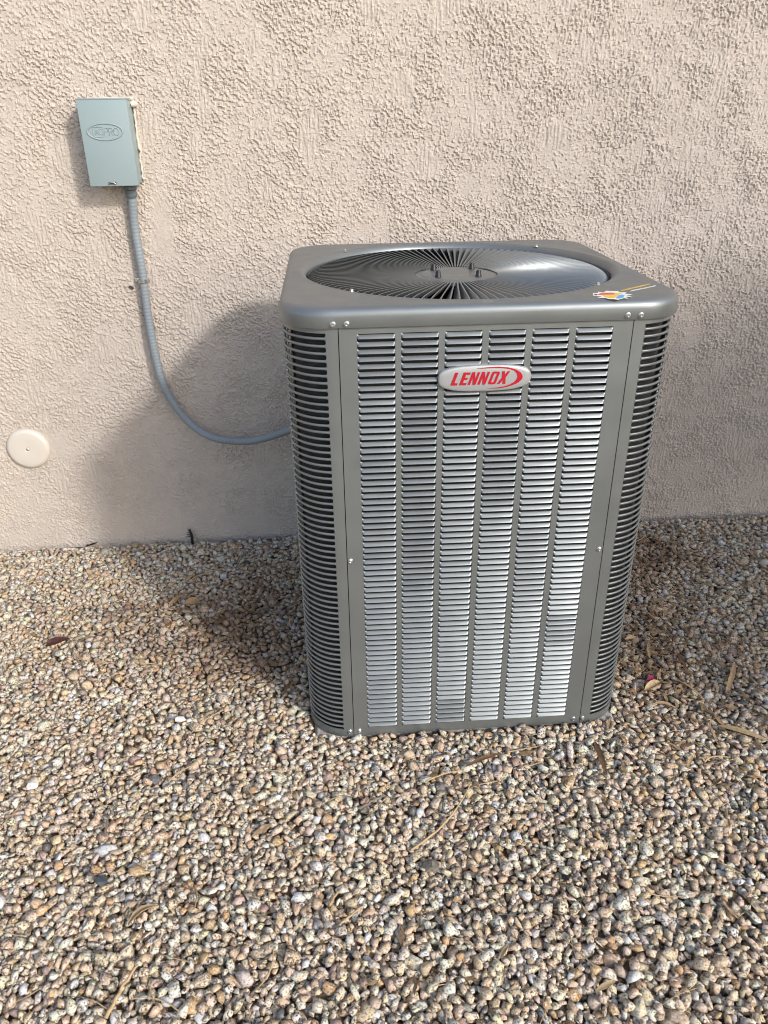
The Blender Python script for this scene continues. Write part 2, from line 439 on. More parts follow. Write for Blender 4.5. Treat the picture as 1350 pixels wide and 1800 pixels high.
# stones lying in the earthy patches are dusted brown
dd = dirtiness(STONES[:, 0], STONES[:, 1])[:, None] * rng.uniform(.5, 1, (ns, 1))
SCOL[:, :3] = SCOL[:, :3] * (1 - .9 * dd) + np.array([.15, .082, .052]) * .9 * dd
SCOL[:, 3:4] *= 1 - .85 * dd
SCALE = 1.18 * STONES[:, 3:4] * np.stack([rng.uniform(1.0, 1.5, ns), rng.uniform(.85, 1.2, ns), rng.uniform(.55, .95, ns)], -1)
shard = rng.random(ns) < .3
SCALE[shard] *= np.stack([rng.uniform(1.0, 1.3, shard.sum()), rng.uniform(.8, 1.0, shard.sum()), rng.uniform(.55, .85, shard.sum())], -1)
SROT = euler_mats(np.stack([rng.normal(0, .32, ns), rng.normal(0, .32, ns), rng.uniform(0, 6.283, ns)], -1))
SPX = pr(STONES[:, :3])
inview = (SPX[:, 0] > -170) & (SPX[:, 0] < 1520) & (SPX[:, 1] > 850) & (SPX[:, 1] < 2000)
ij = ((STONES[:, 1] - GY0) / GD).astype(int), ((STONES[:, 0] - GX0) / GD).astype(int)
toppy = STONES[:, 2] + STONES[:, 3] * .8 >= HT[ij] - .0015
frame = (SPX[:, 0] > 25) & (SPX[:, 0] < 1325) & (SPX[:, 1] > 960) & (SPX[:, 1] < 1785)
hidden = (np.abs(SPX[:, 0] - 815) < 330) & (SPX[:, 1] < 1300)
size = SCALE[:, 0] * SCALE[:, 1] / SPX[:, 2] ** 2
big = np.argsort(-np.where(toppy & frame & ~hidden, size, 0))[:300]
single = np.zeros(ns, bool); single[big] = True

def stone_batch(idx, sub):
    """all the stones of idx as one soup of vertices, faces and colours"""
    P = PROTO[sub]; pid = rng.integers(0, len(P), len(idx)); Vs, Fs, Cs, off = [], [], [], 0
    for k, (v, f) in enumerate(P):
        sel = idx[pid == k]
        if not len(sel): continue
        pts = np.einsum('nij,nvj->nvi', SROT[sel], v[None] * SCALE[sel][:, None, :]) + STONES[sel][:, None, :3]
        Vs.append(pts.reshape(-1, 3)); Fs.append((f[None] + (np.arange(len(sel)) * len(v))[:, None, None]).reshape(-1, 3) + off)
        Cs.append(np.repeat(SCOL[sel], len(v), 0)); off += len(sel) * len(v)
    return np.concatenate(Vs), np.concatenate(Fs), np.concatenate(Cs)
def raw_mesh(name, V, F, C, m):
    me = bpy.data.meshes.new(name)
    me.vertices.add(len(V)); me.vertices.foreach_set('co', V.ravel())
    me.loops.add(F.size); me.loops.foreach_set('vertex_index', F.ravel().astype(np.int32))
    me.polygons.add(len(F)); me.polygons.foreach_set('loop_start', np.arange(0, F.size, F.shape[1], dtype=np.int32))
    me.update(calc_edges=True)
    a = me.attributes.new('stone_colour', 'FLOAT_COLOR', 'POINT'); a.data.foreach_set('color', np.ascontiguousarray(C, dtype=np.float32).ravel())
    me.materials.append(m); return me

# earth: one sheet to the horizon, finer where the stones lie on it
def build_ground():
    st = 8
    xs = np.concatenate([[-150, -40, -12, -5, -3], gx[::st], [3, 5, 12, 40, 150]]); ys = np.concatenate([[-150, -40, -12, -5, -2.5], gy[::st], [.62, .8]])
    Z = np.full((len(ys), len(xs)), -.012); Z[5:5 + len(gy[::st]), 5:5 + len(gx[::st])] = BASE[::st, ::st] - .001
    Z[5 + len(gy[::st]):, :] = -.03
    XX, YY = np.meshgrid(xs, ys); a, b = Z.shape; i = np.arange(a * b).reshape(a, b)
    F = np.stack([i[:-1, :-1], i[:-1, 1:], i[1:, 1:], i[1:, :-1]], -1).reshape(-1, 4)
    me = bpy.data.meshes.new('ground'); me.from_pydata(np.stack([XX, YY, Z], -1).reshape(-1, 3).tolist(), [], F.tolist()); me.update()
    shade(me, 180)
    me.materials.append(M['dirt']); me.materials.append(M['gravel_far'])
    fx = np.zeros((a - 1, b - 1), np.int32); fx[:5] = 1; fx[:, :5] = 1; fx[:, 4 + len(gx[::st]):] = 1
    me.polygons.foreach_set('material_index', fx.ravel())
    return tag(obj('ground', me), 'gravel yard of tan crushed stone over brown dirt', 'ground', kind='structure')
GROUND = build_ground()
fine = inview & (STONES[:, 3] > .0042)
VA = stone_batch(np.where(fine & ~single)[0], 2); VB = stone_batch(np.where(~fine & ~single)[0], 1)
F = np.concatenate([VA[1], VB[1] + len(VA[0])])
g = obj('gravel', raw_mesh('gravel', np.concatenate([VA[0], VB[0]]), F, np.concatenate([VA[2], VB[2]]), M['stone']), None, GROUND); g['kind'] = 'stuff'
for k in big:
    v, f = PROTO[2][rng.integers(0, len(PROTO[2]))]
    obj('stone', raw_mesh('stone', (v * SCALE[k]) @ SROT[k].T, f, np.repeat(SCOL[k][None], len(v), 0), M['stone']), None, GROUND, STONES[k][:3])
print('stones', ns, 'tris', len(F))

# ------------------------------------------------------------------ concrete pad
def build_pad():
    mb = MB(); h = .349
    rings = []
    for hh, z in ((h, -.075), (h, -.008), (h - .006, -.001)):
        ring = []
        for sx, sy in ((-1, -1), (1, -1), (1, 1), (-1, 1)):
            ring.append((sx * hh, sy * hh, z))
        rings.append(ring)
    mb.loft(rings)
    tag(build(mb, 'concrete_pad', 'concrete', smooth=30), 'pale concrete pad mostly buried in gravel under the metal unit', 'concrete pad')
build_pad()

# ------------------------------------------------------------------ the condenser unit
UNIT = tag(empty('air_conditioner'), 'tall grey louvered outdoor air conditioner with round fan grille on top', 'air conditioner')
ZT = .931
RC = .09
PITCH = .01335
NROW = 67
Z0 = .0305                                     # lip of the lowest louver
COLS = [(-.228, -.1615), (-.151, -.085), (-.0742, -.008), (.0035, .069), (.0805, .1465), (.158, .2245)]

def plate(xs, zs, hole, to3, t):
    """sheet metal with rectangular holes: hole(i, j) for cell i in x, j in z; to3(x, z, depth)"""
    mb = MB(); nx, nz = len(xs), len(zs); idx = {}
    def vid(i, j, d):
        if (i, j, d) not in idx: idx[(i, j, d)] = len(mb.v); mb.v.append(to3(xs[i], zs[j], d * t))
        return idx[(i, j, d)]
    solid = lambda i, j: 0 <= i < nx - 1 and 0 <= j < nz - 1 and not hole(i, j)
    for i in range(nx - 1):
        for j in range(nz - 1):
            if not solid(i, j): continue
            mb.f.append((vid(i, j, 0), vid(i + 1, j, 0), vid(i + 1, j + 1, 0), vid(i, j + 1, 0)))
            mb.f.append((vid(i, j, 1), vid(i, j + 1, 1), vid(i + 1, j + 1, 1), vid(i + 1, j, 1)))
            for (a, b, p, q) in ((i - 1, j, (i, j), (i, j + 1)), (i + 1, j, (i + 1, j), (i + 1, j + 1)), (i, j - 1, (i, j), (i + 1, j)), (i, j + 1, (i, j + 1), (i + 1, j + 1))):
                if not solid(a, b): mb.f.append((vid(*p, 0), vid(*q, 0), vid(*q, 1), vid(*p, 1)))
    return mb

def panel_mesh():
    xs = [-.2593] + [x for c in COLS for x in c] + [.2593]
    zs = [.002, .0262, .9195, ZT - .0015]
    return plate(xs, zs, lambda i, j: j == 1 and i % 2 == 1, lambda x, z, d: (x, -HB + d, z), .0022)
front = build(panel_mesh(), 'front_panel', 'paint', UNIT, 30)

def louver_mesh(w):
    """one lanced louver, origin at the middle of its lip: slopes in and up, closed round the ends"""
    prof = [(.0026, .0058), (.0016, .0052), (.0002, .0040), (-.0015, .0025), (-.0029, .0010), (-.0036, .0001), (-.0032, -.0007), (-.0022, -.0010)]
    stat = [(-w / 2, 0.0), (-w / 2 + .0009, .5), (-w / 2 + .0024, .92), (-w / 2 + .0045, 1), (0, 1), (w / 2 - .0045, 1), (w / 2 - .0024, .92), (w / 2 - .0009, .5), (w / 2, 0.0)]
    mb = MB(); n = len(prof)
    for off in (0, .0009):
        v = []
        for x, k in stat:
            for y, z in prof:
                yy = .0012 + (y - .0012) * k; zz = z + (.0030 * (1 - k) if z > .004 else 0)
                v.append((x, yy + off, zz))
        f = [(i * n + j, (i + 1) * n + j, (i + 1) * n + j + 1, i * n + j + 1) for i in range(len(stat) - 1) for j in range(n - 1)]
        if off: f = [q[::-1] for q in f]
        mb.add(v, f)
    # close the two long edges
    m = len(stat) * n
    for i in range(len(stat) - 1):
        a, b = i * n, (i + 1) * n
        mb.f.append((a, m + a, m + b, b)); mb.f.append((a + n - 1, b + n - 1, m + b + n - 1, m + a + n - 1))
    return mb
def louver_tilt(c, r):
    """stamping varies a little from column to column and from strike to strike (radians)"""
    bank = {0: [(0, .00), (8, .10), (17, .03), (34, .06), (56, -.01)], 1: [(0, .01), (10, -.03), (40, .03), (58, .06)],
            2: [(0, .06), (12, .09), (62, -.12)], 3: [(0, .02), (9, -.01), (26, .10)],
            4: [(0, .05), (9, .11), (30, .03), (44, .08)], 5: [(0, .04), (11, .12), (46, -.02), (52, .09)]}[c]
    v = 0
    for r0, t in bank:
        if r >= r0: v = t
    return v + .09 * max(0, 1 - r / 30) + random.gauss(0, .012)
LM = {}
rest = MB()
nl = 0
for r in range(NROW):
    z = Z0 + (NROW - 1 - r) * PITCH
    for c, (a, b) in enumerate(COLS):
        w = round(b - a, 3)
        t = louver_tilt(c, r)
        if r < 50:
            if w not in LM: LM[w] = louver_mesh(w).mesh('louver', 60); LM[w].materials.append(M['paint'])
            o = obj('louver', LM[w], None, UNIT, ((a + b) / 2, -HB, z)); o.rotation_euler.x = t; nl += 1
        else:
            lm = louver_mesh(w); cs, sn = math.cos(t), math.sin(t)
            rest.add([(x + (a + b) / 2, y * cs - zz * sn - HB, y * sn + zz * cs + z) for x, y, zz in lm.v], lm.f)
o = build(rest, 'lower_louvers', 'paint', UNIT, 60); o['kind'] = 'stuff'

# rounded corner grilles
def corner_pt(u, sx, sy, off=0.0):
    """u runs along the wall of the corner from the front seam; off = outwards"""
    s0 = HB - RC - .2609; arc = RC * math.pi / 2
    if u < s0: x, y, nx_, ny_ = .2609 + u, HB, 0, 1
    elif u < s0 + arc:
        q = (u - s0) / RC; x = HB - RC + RC * math.sin(q); y = HB - RC + RC * math.cos(q); nx_, ny_ = math.sin(q), math.cos(q)
    else: x, y, nx_, ny_ = HB, HB - RC - (u - s0 - arc), 1, 0
    return (sx * (x + nx_ * off), sy * (y + ny_ * off))
UT = (HB - RC - .2609) * 2 + RC * math.pi / 2
U1, U2e = .0215, UT - .0215
def corner_plate(sx, sy, solid=False):
    us = sorted(set([0.0, .008, .016, U1] + list(np.linspace(U1, U2e, 15)) + [U2e, UT - .016, UT - .008, UT]))
    i1, i2 = us.index(U1), us.index(U2e)
    zs = [.002, .0225, .9215, ZT - .0015]
    return plate(us, zs, lambda i, j: j == 1 and i1 <= i < i2, lambda u, z, d: (*corner_pt(u, sx, sy, -d), z), .0022)
def bar_mesh(sx, sy):
    mb = MB(); rs = .0042; hp = PITCH / 2
    st = [0, .0006, .0016, .0028, rs] + list(np.linspace(.010, (U2e - U1) - .010, 14)) + [(U2e - U1) - q for q in (rs, .0028, .0016, .0006, 0)]
    rings = []
    for s in st:
        e = min(s, (U2e - U1) - s)
        hh = hp - (math.sqrt(max(rs * rs - (rs - e) ** 2, 0)) if e < rs else rs)
        ring = []
        for off, z in ((-.0032, hh * .75), (-.0016, hh), (-.0004, hh * .92), (.0004, hh * .45), (.0005, 0), (.0004, -hh * .45), (-.0004, -hh * .92), (-.0016, -hh), (-.0032, -hh * .75)):
            x, y = corner_pt(U1 + s, sx, sy, off); ring.append((x, y, z))
        rings.append(ring)
    return mb.loft(rings)
for sx in (-1, 1):
    post = build(corner_plate(sx, -1), 'corner_post', 'paint', UNIT, 25)
    bm_ = bar_mesh(sx, -1).mesh('grille_bar', 50); bm_.materials.append(M['paint'])
    for r in range(NROW):
        obj('grille_bar', bm_, None, UNIT, (0, 0, Z0 + r * PITCH + .0005))
    # rear corner and side, out of the photograph's sight
    build(corner_plate(sx, 1), 'corner_post', 'paint', UNIT, 25)
    bars = MB(); proto = bar_mesh(sx, 1)
    for r in range(NROW): bars.add([(x, y, z + Z0 + r * PITCH) for x, y, z in proto.v], proto.f)
    o = build(bars, 'rear_grille_bars', 'paint', UNIT, 50); o['kind'] = 'stuff'
    pm = panel_mesh(); rot = lambda v: (sx * -v[1], sx * v[0], v[2])
    pm.v = [rot(v) for v in pm.v]; build(pm, 'side_panel', 'paint', UNIT, 30)
    lv = MB()
    for a, b in COLS:
        lm = louver_mesh(round(b - a, 3))
        for r in range(NROW): lv.add([rot((x + (a + b) / 2, y - HB, z + Z0 + r * PITCH)) for x, y, z in lm.v], lm.f)
    o = build(lv, 'side_louvers', 'paint', UNIT, 60); o['kind'] = 'stuff'
build(MB().box(-.2593, .2593, HB - .0022, HB, .002, ZT - .0015), 'back_panel', 'paint', UNIT, 30)

def rsq(h, r, ang):
    """radius at angle of a square of half width h with corners rounded by r"""
    c, s = abs(math.cos(ang)), abs(math.sin(ang))
    k = h - r
    if s * h <= c * k: return h / c
    if c * h <= s * k: return h / s
    b = k * (c + s); return b + math.sqrt(max(b * b - 2 * k * k + r * r, 0))
NA = 256
ANG = np.linspace(0, 2 * math.pi, NA, endpoint=False)
def ring_sq(h, r, z): return [(rsq(h, r, a) * math.cos(a), rsq(h, r, a) * math.sin(a), z) for a in ANG]
def ring_c(R, z): return [(R * math.cos(a), R * math.sin(a), z) for a in ANG]
def ring_mix(h, r, R, t, z):
    return [((rsq(h, r, a) * (1 - t) + R * t) * math.cos(a), (rsq(h, r, a) * (1 - t) + R * t) * math.sin(a), z) for a in ANG]
def build_cap():
    H = .3645; ZC = .966; B = .0155
    rings = [ring_sq(H - .003, RC - .003, ZT + .0008), ring_sq(H - .0006, RC, ZT), ring_sq(H, RC, ZT + .0012), ring_sq(H, RC, ZC - B)]
    for q in np.linspace(0, math.pi / 2, 8)[1:]:
        dlt = B * (1 - math.cos(q)); rings.append(ring_sq(H - dlt, RC - dlt * .8, ZC - B + B * math.sin(q)))
    rings.append(ring_sq(H - B - .0015, RC - B * .8, ZC + .00005)); rings.append(ring_sq(H - B - .004, RC - B * .8, ZC + .0001))
    rings.append(ring_mix(H - B, RC - B * .8, .3405, .5, ZC + .0006))
    for R, z in ((.3405, ZC + .0008), (.3385, ZC + .0011), (.3365, ZC + .0016), (.3335, ZC + .0017), (.3300, ZC + .0008), (.3265, ZC - .0012), (.3232, ZC - .0042), (.3205, ZC - .0078), (.3188, ZC - .012), (.3180, ZC - .020), (.3165, ZC - .020), (.3165, ZC - .010)):
        rings.append(ring_c(R, z))
    mb = MB().loft(rings, True, False)
    return build(mb, 'top_cap', 'paint', UNIT, 45)
build_cap()

# fan guard: sheet-metal fins round a hub
NF = 108
def fin_mesh():
    mb = MB(); rs = [.088, .098, .12, .15, .18, .21, .24, .27, .292, .303, .310, .3145, .3172]
    top = []; bot = []
    for r in rs:
        t = (r - .088) / (.3172 - .088)
        tilt = .34 + .40 * min(1, t * 1.2)                    # lean of the strip, more at the rim
        wd = .0110 + .007 * t
        drop = .010 * max(0, (r - .292) / .025) ** 2
        zt = .9515 + .0085 * min(1, t * 1.3) - drop
        lean = wd * math.sin(tilt)
        top.append((r, lean * .5, zt)); bot.append((r, -lean * .5, zt - wd * math.cos(tilt) + drop * .4))
    n = len(rs); th = .0008
    def P(q, sgn):
        r, s, z = q
        return (r, s + sgn * th, z)
    rings = []
    for k in range(n):
        tq, bq = top[k], bot[k]; mq = tuple((a + b) / 2 for a, b in zip(tq, bq)); mq = (mq[0], mq[1] + .0011, mq[2])
        rings.append([P(tq, 2.2), P(mq, 1), P(bq, 1), P(bq, -1), P(mq, -1), P(tq, -1.2)])
    return mb.loft(rings)
fm = fin_mesh().mesh('guard_fin', 40); fm.materials.append(M['paint'])
for k in range(NF):
    o = obj('guard_fin', fm, None, UNIT); o.rotation_euler.z = 2 * math.pi * (k + .35) / NF
hub = MB().lathe([(.0, .9385), (.0925, .9385), (.0945, .9412), (.0942, .9446), (.0915, .9472), (.083, .9492), (.0765, .9496), (.0742, .9516), (.070, .9526), (.03, .9530), (.0, .9530)], 72)
build(hub, 'guard_hub', 'paint', UNIT, 50)
for x, y in ((-.0439, .0376), (-.0447, -.042), (.0402, .0396), (.0394, -.0472)):
    nut = MB().lathe([(.0, 0), (.0068, 0), (.0068, .0035), (.0056, .0045), (.0054, .0105), (.0040, .0135), (.0, .0145)], 12)
    build(nut, 'cap_nut', 'rubber', UNIT, 50, (x, y, .9522))
# fan and shroud under the guard
build(MB().loft([ring_c(.3172, .942), ring_c(.314, .93), ring_c(.311, .80), ring_c(.313, .80), ring_c(.3185, .93), ring_c(.3185, .942)], True, False), 'fan_shroud', 'dark', UNIT, 60)
build(MB().lathe([(0, .70), (.075, .70), (.08, .71), (.08, .86), (.07, .875), (.0, .88)], 32), 'fan_motor', 'fan', UNIT, 40)
for k in range(3):
    mb = MB(); rings = []
    for r in np.linspace(.07, .295, 8):
        w = .16 + .5 * (r - .07); a0 = k * 2.094 + .3 + (r - .07) * 1.2; hw = w * .5 / r * .55
        ring = []
        for q in np.linspace(-1, 1, 6): ring.append((r * math.cos(a0 + q * hw), r * math.sin(a0 + q * hw), .845 + q * .028))
        for q in np.linspace(1, -1, 6): ring.append((r * math.cos(a0 + q * hw), r * math.sin(a0 + q * hw), .843 + q * .028))
        rings.append(ring)
    build(mb.loft(rings), 'fan_blade', 'fan', UNIT, 40)
build(MB().box(-.075, -.04, -.135, -.10, .878, .880), 'motor_label', 'labelblue', UNIT, 30)
# coil, seen dark through the louvers and corner slots
def ring_n(h, r, z, n=96): return [(rsq(h, r, a) * math.cos(a), rsq(h, r, a) * math.sin(a), z) for a in np.linspace(0, 2 * math.pi, n, endpoint=False)]
build(MB().loft([ring_n(.346, .081, .01), ring_n(.346, .081, .92), ring_n(.30, .06, .92), ring_n(.30, .06, .01)], True, False), 'condenser_coil', 'coil', UNIT, 40)
build(MB().loft([ring_n(.350, .082, .0005), ring_n(.350, .082, .006)]), 'base_pan', 'dark', UNIT, 30)
build(MB().loft([ring_n(.3545, .086, .9235, 128), ring_n(.3545, .086, .9265, 128), ring_n(.322, .086, .9265, 128), ring_n(.322, .086, .9235, 128)], True, False), 'top_flange', 'paint', UNIT, 40)

# screws: washer face, hex head with a dimple
def screw_mesh():
    mb = MB(); mb.lathe([(0, 0), (.0052, 0), (.0052, .0006), (.0047, .0011), (.0037, .0014)], 20)
    n = 6
    def hexr(r, h): return [(r * math.cos(2 * math.pi * q / n), r * math.sin(2 * math.pi * q / n), h) for q in range(n)]
    mb.loft([hexr(.0036, .0008), hexr(.0036, .0040), hexr(.0030, .0047), hexr(.0016, .0047), hexr(.0008, .0042)])
    return mb
sm = screw_mesh().mesh('screw', 30); sm.materials.append(M['zinc'])
for x, y, z in ((-.2536, -HB, .4647), (.2522, -HB, .465), (-.2690, -.3645, .9385), (-.2454, -.3645, .9385), (.2456, -.3645, .9395), (.2691, -.3645, .9390),
                (-.2691, -HB, .0168), (-.2475, -HB, .0172), (.2450, -HB, .0150), (.2667, -HB, .0148)):
    o = obj('screw', sm, None, UNIT, (x, y - .0002, z)); o.rotation_euler = (math.pi / 2, random.random() * 2, 0)
for a in (45.4, 134.6, 225.4, 314.6):
    q = math.radians(a); o = obj('screw', sm, None, UNIT, (.3292 * math.cos(q), .3292 * math.sin(q), .9664)); o.rotation_euler.z = random.random()

# badge with red lettering
BK = .168 / 1215
def b3(zx, zy, h):
    zy = zy + (zx - 680) * .028
    x = (zx - 680) * BK - .0021; z = .8347 - (zy - 318) * BK * 1.06
    return (x, z, h)
def build_badge():
    W, Hh = .0838, .0243
    rings = []
    def outl(k, y, dome=False):
        pts = []
        for a in np.linspace(0, 2 * math.pi, 72, endpoint=False):
            c, s = math.cos(a), math.sin(a); e = .62
            x = W * math.copysign(abs(c) ** (e * .75), c); z = Hh * math.copysign(abs(s) ** e, s)
            if abs(c) < .9: z *= 1
            z *= 1 - .16 * (x / W) ** 2
            pts.append((x * k if k < 1 else x, y, z * k if k < 1 else z))
        return pts
    Y = -.3635
    rings = [outl(1, Y + .005), outl(1, Y - .0015), outl(.985, Y - .0032), outl(.95, Y - .0042), outl(.86, Y - .0050), outl(.5, Y - .0056), outl(.02, Y - .0058)]
    mb = MB().loft(rings)
    mb.v = [(x - .0021, y, z + .8352) for x, y, z in mb.v]
    bd = build(mb, 'badge', 'silver', UNIT, 60)
    bd['label'] = 'silver rounded badge with red lettering and red swoosh'
    def let(parts, x0, w):
        """letter drawn in a box 0..1 by 0..1, leaning right, in picture units of the badge"""
        out = []
        for poly in parts:
            out.append([(x0 + u * w + (v) * 58, 397 - (x0 - 235) * .029 - v * 158) for u, v in poly])
        return out
    sL = .46; polys = []
    polys += let([[(0, 0), (1, 0), (1, .17), (.46, .17), (.46, 1), (0, 1)]], 233, 84)
    polys += let([[(0, 0), (1, 0), (1, .17), (.44, .17), (.44, .43), (.88, .43), (.88, .59), (.44, .59), (.44, .83), (1, .83), (1, 1), (0, 1)]], 344, 88)
    Nn = [[(0, 0), (.30, 0), (.30, .62), (.66, 0), (1, 0), (1, 1), (.72, 1), (.72, .42), (.36, 1), (0, 1)]]
    polys += let(Nn, 455, 100); polys += let(Nn, 583, 100)
    # O: left and right halves
    polys += let([[(.5, 0), (.16, 0), (.03, .05), (0, .16), (0, .84), (.03, .95), (.16, 1), (.5, 1), (.5, .85), (.36, .85), (.31, .8), (.31, .2), (.36, .15), (.5, .15)],
                  [(.5, 0), (.84, 0), (.97, .05), (1, .16), (1, .84), (.97, .95), (.84, 1), (.5, 1), (.5, .85), (.64, .85), (.69, .8), (.69, .2), (.64, .15), (.5, .15)]], 718, 98)
    polys += let([[(0, 0), (.33, 0), (.55, .34), (.70, 0), (1.06, 0), (.76, .52), (1.02, 1), (.70, 1), (.53, .70), (.36, 1), (.02, 1), (.32, .50)]], 838, 104)
    to3 = lambda x, y, h: (b3(x, y, 0)[0], Y - .0056 - h, b3(x, y, 0)[1])
    def dome(mb):
        # follow the shallow dome of the badge
        v = []
        for x, y, z in mb.v:
            e = min(1, math.hypot((x + .0021) / W, (z - .8352) / Hh * .7)); v.append((x, y + .0012 * e * e, z))
        mb.v = v; return mb
    lt = MB()
    for q in polys:
        pp = prism([q], .0013, to3); lt.add(pp.v, pp.f)
    build(dome(lt), 'lettering', 'red', bd, 30)
    outer = [(560, 189), (700, 173), (850, 165), (980, 175), (1080, 200), (1145, 240), (1172, 280), (1165, 320), (1120, 365), (1040, 400), (940, 425), (840, 436), (720, 434)]
    inner = [(840, 429), (930, 413), (1000, 393), (1060, 361), (1095, 325), (1105, 290), (1095, 250), (1060, 218), (1000, 196), (900, 182), (780, 180), (640, 187)]
    sw = MB(); inn = [outer[-1]] + inner + [outer[0]]
    inn = inn[::-1]
    def resample(pts, n):
        pts = np.array(pts, float); dl = np.r_[0, np.cumsum(np.hypot(*np.diff(pts, axis=0).T))]
        t = np.linspace(0, dl[-1], n); return np.stack([np.interp(t, dl, pts[:, 0]), np.interp(t, dl, pts[:, 1])], -1)
    A, B = resample(outer, 40), resample(inn, 40)
    for i in range(39):
        q = [tuple(A[i]), tuple(A[i + 1]), tuple(B[i + 1]), tuple(B[i])]
        if i == 0: q = [tuple(A[0]), tuple(A[1]), tuple(B[1])]
        if i == 38: q = [tuple(A[38]), tuple(A[39]), tuple(B[38])]
        pp = prism([q], .0013, to3); sw.add(pp.v, [pp.f[0], pp.f[1], pp.f[2], pp.f[4]] if len(q) == 4 else pp.f)
    build(dome(sw), 'swoosh', 'red', bd, 30)
build_badge()

# sticker on the cap
def build_sticker():
    S0 = 1 / 7.5
    def s3(zx, zy, h):
        q = on(1020 + zx * S0, 480 + zy * S0, 2, .9668); return (q[0], q[1], .9668 + h)
    star = [(165, 268), (235, 262), (232, 246), (300, 258), (345, 234), (400, 240), (495, 238), (520, 255), (612, 256), (585, 272), (690, 285), (600, 296), (690, 316), (600, 312), (630, 336), (570, 332), (500, 352), (440, 345), (370, 342), (330, 330), (230, 326), (290, 310), (175, 302)]
    st = build(prism([star], .0003, s3), 'sticker', 'stick_white', UNIT, 30)
    st['label'] = 'small multicoloured splash sticker on the front corner of the cap'
    up = lambda x, y, h: (lambda q: (q[0], q[1], q[2] + .0004))(s3(x, y, h))
    build(prism([[(225, 285), (260, 270), (330, 262), (420, 262), (462, 268), (440, 285), (330, 290), (250, 292)]], .0002, up), 'red_mark', 'stick_red', st, 30)
    build(prism([[(290, 296), (440, 288), (470, 268), (555, 264), (500, 292), (460, 330), (390, 332), (320, 312)]], .0002, up), 'yellow_mark', 'stick_yellow', st, 30)
    build(prism([[(470, 330), (505, 294), (560, 286), (588, 302), (560, 330), (510, 340)]], .0002, up), 'blue_mark', 'stick_blue', st, 30)
    build(prism([[(185, 280), (224, 280), (224, 294), (188, 296)]], .0002, up), 'dark_mark', 'stick_dark', st, 30)
    for nm, mm, (xa, ya), (xb, yb), n in (('yellow_line', 'stick_yellow', (530, 240), (915, 152), 12), ('white_line', 'stick_white', (655, 244), (985, 176), 13)):
        mb = MB(); dx, dy = (xb - xa) / n, (yb - ya) / n
        for i in range(n):
            x, y = xa + dx * i, ya + dy * i
            pp = prism([[(x, y), (x + dx * .86, y + dy * .86 - random.uniform(0, 3)), (x + dx * .86 + 18, y + dy * .86 - 18), (x + 18, y - 18 + random.uniform(0, 5))]], .0002, s3); mb.add(pp.v, pp.f)
        build(mb, nm, mm, st, 30)
build_sticker()

# ------------------------------------------------------------------ disconnect box
BX0, BX1, BZ0, BZ1, BY = -.877, -.7545, 1.0975, 1.2968, YW - .075
BOX = tag(empty('disconnect_box', (0, 0, 0)), 'pale grey metal electrical disconnect box mounted high on the stucco wall', 'electrical box')
def rbox(x0, x1, y0, y1, z0, z1, bev):
    bm = bmesh.new(); mb = MB().box(x0, x1, y0, y1, z0, z1)
    me = mb.mesh('tmp'); bm.from_mesh(me); bpy.data.meshes.remove(me)
    bmesh.ops.bevel(bm, geom=bm.edges[:], offset=bev, segments=2, affect='EDGES', profile=.6)
    out = MB(); out.v = [v.co[:] for v in bm.verts]; out.f = [tuple(v.index for v in f.verts) for f in bm.faces]; bm.free(); return out
build(rbox(BX0 + .003, BX1 - .003, BY + .006, YW + .004, BZ0 + .004, BZ1 - .003, .002), 'enclosure', 'box', BOX, 40)
door = build(rbox(BX0, BX1, BY, BY + .022, BZ0, BZ1, .0022), 'front_cover', 'box', BOX, 40)
build(rbox(BX0 - .001, BX1 + .001, BY - .001, BY + .05, BZ1 - .001, BZ1 + .0025, .001), 'top_hood', 'box', BOX, 40)
bc = ((BX0 + BX1) / 2, (BZ0 + BZ1) / 2)
EX, EZ = BX0 + (BX1 - BX0) * .485, BZ0 + (BZ1 - BZ0) * .635
def on_face(pts, r=.0011, name='raised_line', sub=8, parent=None):
    return build(MB().tube([(EX + x, BY - .0002, EZ + z) for x, z in pts], r, 8), name, 'box', parent or door, 60)
on_face([(.0435 * math.cos(a), .0188 * math.sin(a)) for a in np.linspace(0, 2 * math.pi, 65)], .0019, 'raised_oval')
def rrect(x0, x1, z0, z1, r):
    pts = []
    for cx, cz, a in ((x1 - r, z1 - r, 0), (x0 + r, z1 - r, 90), (x0 + r, z0 + r, 180), (x1 - r, z0 + r, 270)):
        for q in np.radians(a + np.linspace(0, 90, 5)): pts.append((cx + r * math.cos(q), cz + r * math.sin(q)))
    return pts + pts[:1]
on_face(rrect(-.0295, -.0042, -.0112, .0112, .003), .0010, 'raised_frame')
def arc(cx, cz, rx, rz, a, b, n=14): return [(cx + rx * math.cos(q), cz + rz * math.sin(q)) for q in np.radians(np.linspace(a, b, n))]
GL = MB()
for s in ([(-.0250, -.0062), (-.0205, .0062), (-.0160, -.0062)], [(-.0232, -.0018), (-.0178, -.0018)], arc(-.0100, 0, .0040, .0062, 55, 305),
          [(-.0010, -.0085), (-.0010, .0085)], [(-.0010, .0085)] + arc(.0045, .0045, .0038, .004, 90, -90) + [(-.0010, .0005)],
          [(.0105, -.0085), (.0105, .0085)], [(.0105, .0085)] + arc(.0155, .0045, .0036, .004, 90, -90) + [(.0105, .0005)], [(.0145, .0005), (.0195, -.0085)],
          arc(.0278, 0, .0062, .0082, 0, 360, 28)):
    GL.tube([(EX + x, BY - .0002, EZ + z) for x, z in s], .0012, 6)
build(GL, 'raised_lettering', 'box', door, 60)
LX = BX0 + (BX1 - BX0) * .47
